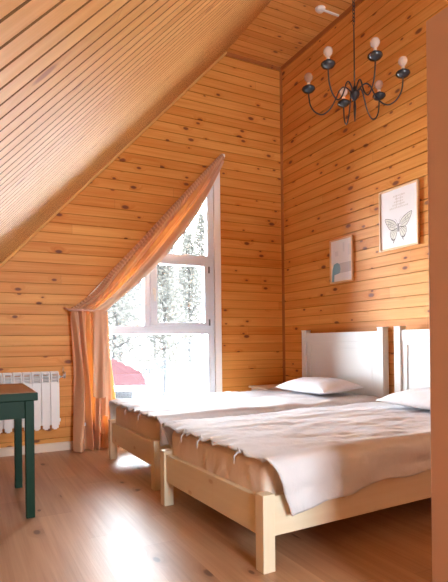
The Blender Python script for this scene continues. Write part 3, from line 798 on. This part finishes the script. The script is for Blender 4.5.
# ------------------------------------------------------------------ outside
yaw = .478
RT = Vector((math.cos(yaw), -math.sin(yaw), 0)); FW = Vector((math.sin(yaw), math.cos(yaw), 0))
def hill(d, r):
    z = -3.2
    if d > 13: z += (d - 13) * .19 + 0.5 * nz(d * .12, r * .12, 2)
    return z + .12 * nz(d * .4, r * .4)
m = MB(); nd, nr = 60, 60
for i in range(nd + 1):
    for j in range(nr + 1):
        d = 5.8 + (i / nd) ** 1.5 * 90; r_ = (-1 + 2 * j / nr) * (9 + d * 1.0)
        p = RT * r_ + FW * d; y = max(p.y, WY + .4)
        m.v.append((p.x, y, hill(d, r_)))
for i in range(nd):
    for j in range(nr):
        a = i * (nr + 1) + j; m.f.append((a, a + 1, a + nr + 2, a + nr + 1)); m.uv += [(0, 0)] * 4
struct(m.build('ground_outside', M['snow'], smooth=True), 'snow-covered slope outside the window', 'snowy ground')
# house
hs = tag(empty('house', tuple(RT * -4 + FW * 12 + Vector((0, 0, -3.2))), -yaw), 'neighbouring house with a pinkish red roof seen through the window', 'house')
def H3(r_, d, z): return (r_ + 4, d - 12, z + 3.2)
mb = MB()
e = [(-1.45, 9.5, .21), (-4.9, 9.5, .21), (-5.8, 14.2, .21), (-2.35, 14.2, .21), (-3.36, 11.9, 1.0)]
ed = [(a, b_, c - .10) for a, b_, c in e[:4]]
for i in range(4):
    j = (i + 1) % 4; mb.quad([H3(*e[i]), H3(*e[j]), H3(*e[4])])
mb.quad([H3(*p) for p in ed])
mb.build('roof', M['roof'], hs)
mb = MB()
for i in range(4):
    j = (i + 1) % 4; mb.quad([H3(*e[i]), H3(*e[j]), H3(*ed[j]), H3(*ed[i])])
tag(mb.build('fascia', M['snow'], hs), 'snowy white eaves')
mb = MB(); mb.prism([H3(a, b_, 0)[:2] for a, b_ in ((-4.7, 9.9), (-1.80, 9.9), (-2.65, 13.8), (-5.4, 13.8))], 'z', 0, 3.30); mb.build('house_wall', M['housewall'], hs)
# stair railing
rg = tag(empty('stair_railing', tuple(RT * -1.95 * 17 / 14 + FW * 16.8 + Vector((0, 0, -2.6))), -yaw), 'tilted grey stair railing beside the red roof', 'railing')
mb = MB()
def rp(t, h): return (-.30 + .62 * t, .9 * t, 2.40 + .30 * t + h)
for h in (0, .36): mb.tube([rp(0, h), rp(1, h)], .042, 6)
mb.build('handrail', M['railing'], rg)
mb = MB()
for i in range(9): mb.tube([rp(i / 8, 0), rp(i / 8, .36)], .028, 6)
mb.build('balusters', M['railing'], rg)
for t in (0, 1):
    mb = MB(); p = rp(t, .42); mb.tube([(p[0], p[1], -.1 + .3 * t), p], .04, 6); mb.build('rail_post', M['railing'], rg)
# trees
def tree_proto(seed, h, kind):
    r_ = random.Random(seed); root = empty('pine_tree' if kind == 0 else 'bare_tree')
    mb = MB(); pts = [(.10 * nz(i * .7, seed) * i * .3, .10 * nz(i * .7, seed + 9) * i * .3, h * i / 10 - .3) for i in range(11)]
    mb.tube(pts, [.13 * (1 - i / 11.5) + .012 for i in range(11)], 7)
    for i in range(26 if kind else 14):
        z = h * r_.uniform(.3, .95); a = r_.uniform(0, 2 * PI); L = (h - z) * .35 + .5
        mb.tube([(0, 0, z), (math.cos(a) * L * .6, math.sin(a) * L * .6, z + L * .25), (math.cos(a) * L, math.sin(a) * L, z + L * (.55 if kind else .15))], [.03, .02, .006], 5)
    mb.build('trunk', M['bark'], root)
    mb = MB(); n = 3600 if kind == 0 else 2800
    for i in range(n):
        z = h * (1 - r_.random() ** .8 * .78); R = (.18 + (h - z) * .24) if kind == 0 else (.4 + math.sin(PI * min(1, (z / h - .2) / .8)) * 1.3)
        a = r_.uniform(0, 2 * PI); q = R * r_.random() ** .6
        c = Vector((q * math.cos(a), q * math.sin(a), z - q * .25)); s_ = r_.uniform(.04, .12) if kind == 0 else r_.uniform(.025, .08)
        A = Vector((r_.gauss(0, 1), r_.gauss(0, 1), r_.gauss(0, .6))).normalized() * s_ * 1.6; Bv = A.cross(Vector((r_.gauss(0, 1), r_.gauss(0, 1), r_.gauss(0, 1)))).normalized() * s_ * .6
        mb.quad([c - A, c - Bv, c + A, c + Bv])
    mb.build('foliage', M['leaf'] if kind == 0 else M['leaf2'], root, recalc=False)
    return root
protos = [tree_proto(1, 8.5, 0), tree_proto(5, 7.0, 1), tree_proto(8, 10.0, 0)]
used = [False] * 3
tr = random.Random(12)
spots = []
tries = 0
while len(spots) < 36 and tries < 9000:
    tries += 1
    d = 19 + 38 * tr.random(); px = tr.uniform(80, 172) if len(spots) % 5 else tr.uniform(165, 222)
    q = ((px - 224) / 505 * d, d)
    if all(math.hypot(q[0] - a, q[1] - b_) > 3.0 for a, b_ in spots): spots.append(q)
for i, (r_, d) in enumerate(spots):
    k = tr.choice((0, 1, 1, 2)); 
    if used[k]: t = copy_tree(protos[k])
    else: t = protos[k]; used[k] = True
    p = RT * r_ + FW * d; t.location = (p.x, p.y, hill(d, r_)); s = tr.uniform(.75, 1.1); t.scale = (s, s, s); t.rotation_euler = (0, 0, tr.uniform(0, 6))
    if k == 1: tag(t, 'leafless frosted tree on the snowy slope outside', 'tree', 'leafless trees outside')
    else: tag(t, 'grey-green conifer on the snowy slope outside', 'tree', 'conifers outside')

# ------------------------------------------------------------------ light
w = bpy.data.worlds.new('overcast'); bpy.context.scene.world = w; w.use_nodes = True
bg = w.node_tree.nodes['Background']; bg.inputs[0].default_value = (0.80, 0.92, 1.0, 1); bg.inputs[1].default_value = 12.0
def portal(name, loc, rot, sx, sy):
    l = bpy.data.lights.new(name, 'AREA'); l.shape = 'RECTANGLE'; l.size = sx; l.size_y = sy; l.cycles.is_portal = True
    o = bpy.data.objects.new(name, l); C.objects.link(o); o.location = loc; o.rotation_euler = rot; return o
portal('daylight_portal', ((OX0 + OX1) / 2, WY + .12, (OZ0 + zR) / 2), (-PI / 2, 0, 0), OX1 - OX0, zR - OZ0)
portal('daylight_portal', ((bw[0] + bw[1]) / 2, BY - .12, (bw[2] + bw[3]) / 2), (PI / 2, 0, 0), bw[1] - bw[0], bw[3] - bw[2])

# ------------------------------------------------------------------ camera
f_, r_ = 505.0, -.0112
cam = bpy.data.cameras.new('camera'); co = bpy.data.objects.new('camera', cam); C.objects.link(co)
cam.sensor_fit = 'VERTICAL'; cam.sensor_height = 36; cam.sensor_width = 36 * 448 / 582; cam.lens = f_ * 36 / 582; cam.clip_start = .02; cam.clip_end = 300
cam.shift_y = (342.6 - 291) / 582
fw = FW; rt = RT; up = Vector((0, 0, 1))
r2 = rt * math.cos(r_) + up * math.sin(r_); u2 = -rt * math.sin(r_) + up * math.cos(r_)
mat = Matrix(((r2.x, u2.x, -fw.x, 0), (r2.y, u2.y, -fw.y, 0), (r2.z, u2.z, -fw.z, 1.0), (0, 0, 0, 1)))
co.matrix_world = mat
S = bpy.context.scene; S.camera = co
S.view_settings.view_transform = 'Standard'; S.view_settings.look = 'None'; S.view_settings.gamma = 1; S.view_settings.use_curve_mapping = False
S.view_settings.exposure = 2.5
S.cycles.max_bounces = 12; S.cycles.diffuse_bounces = 8; S.cycles.transparent_max_bounces = 12; S.cycles.caustics_reflective = False
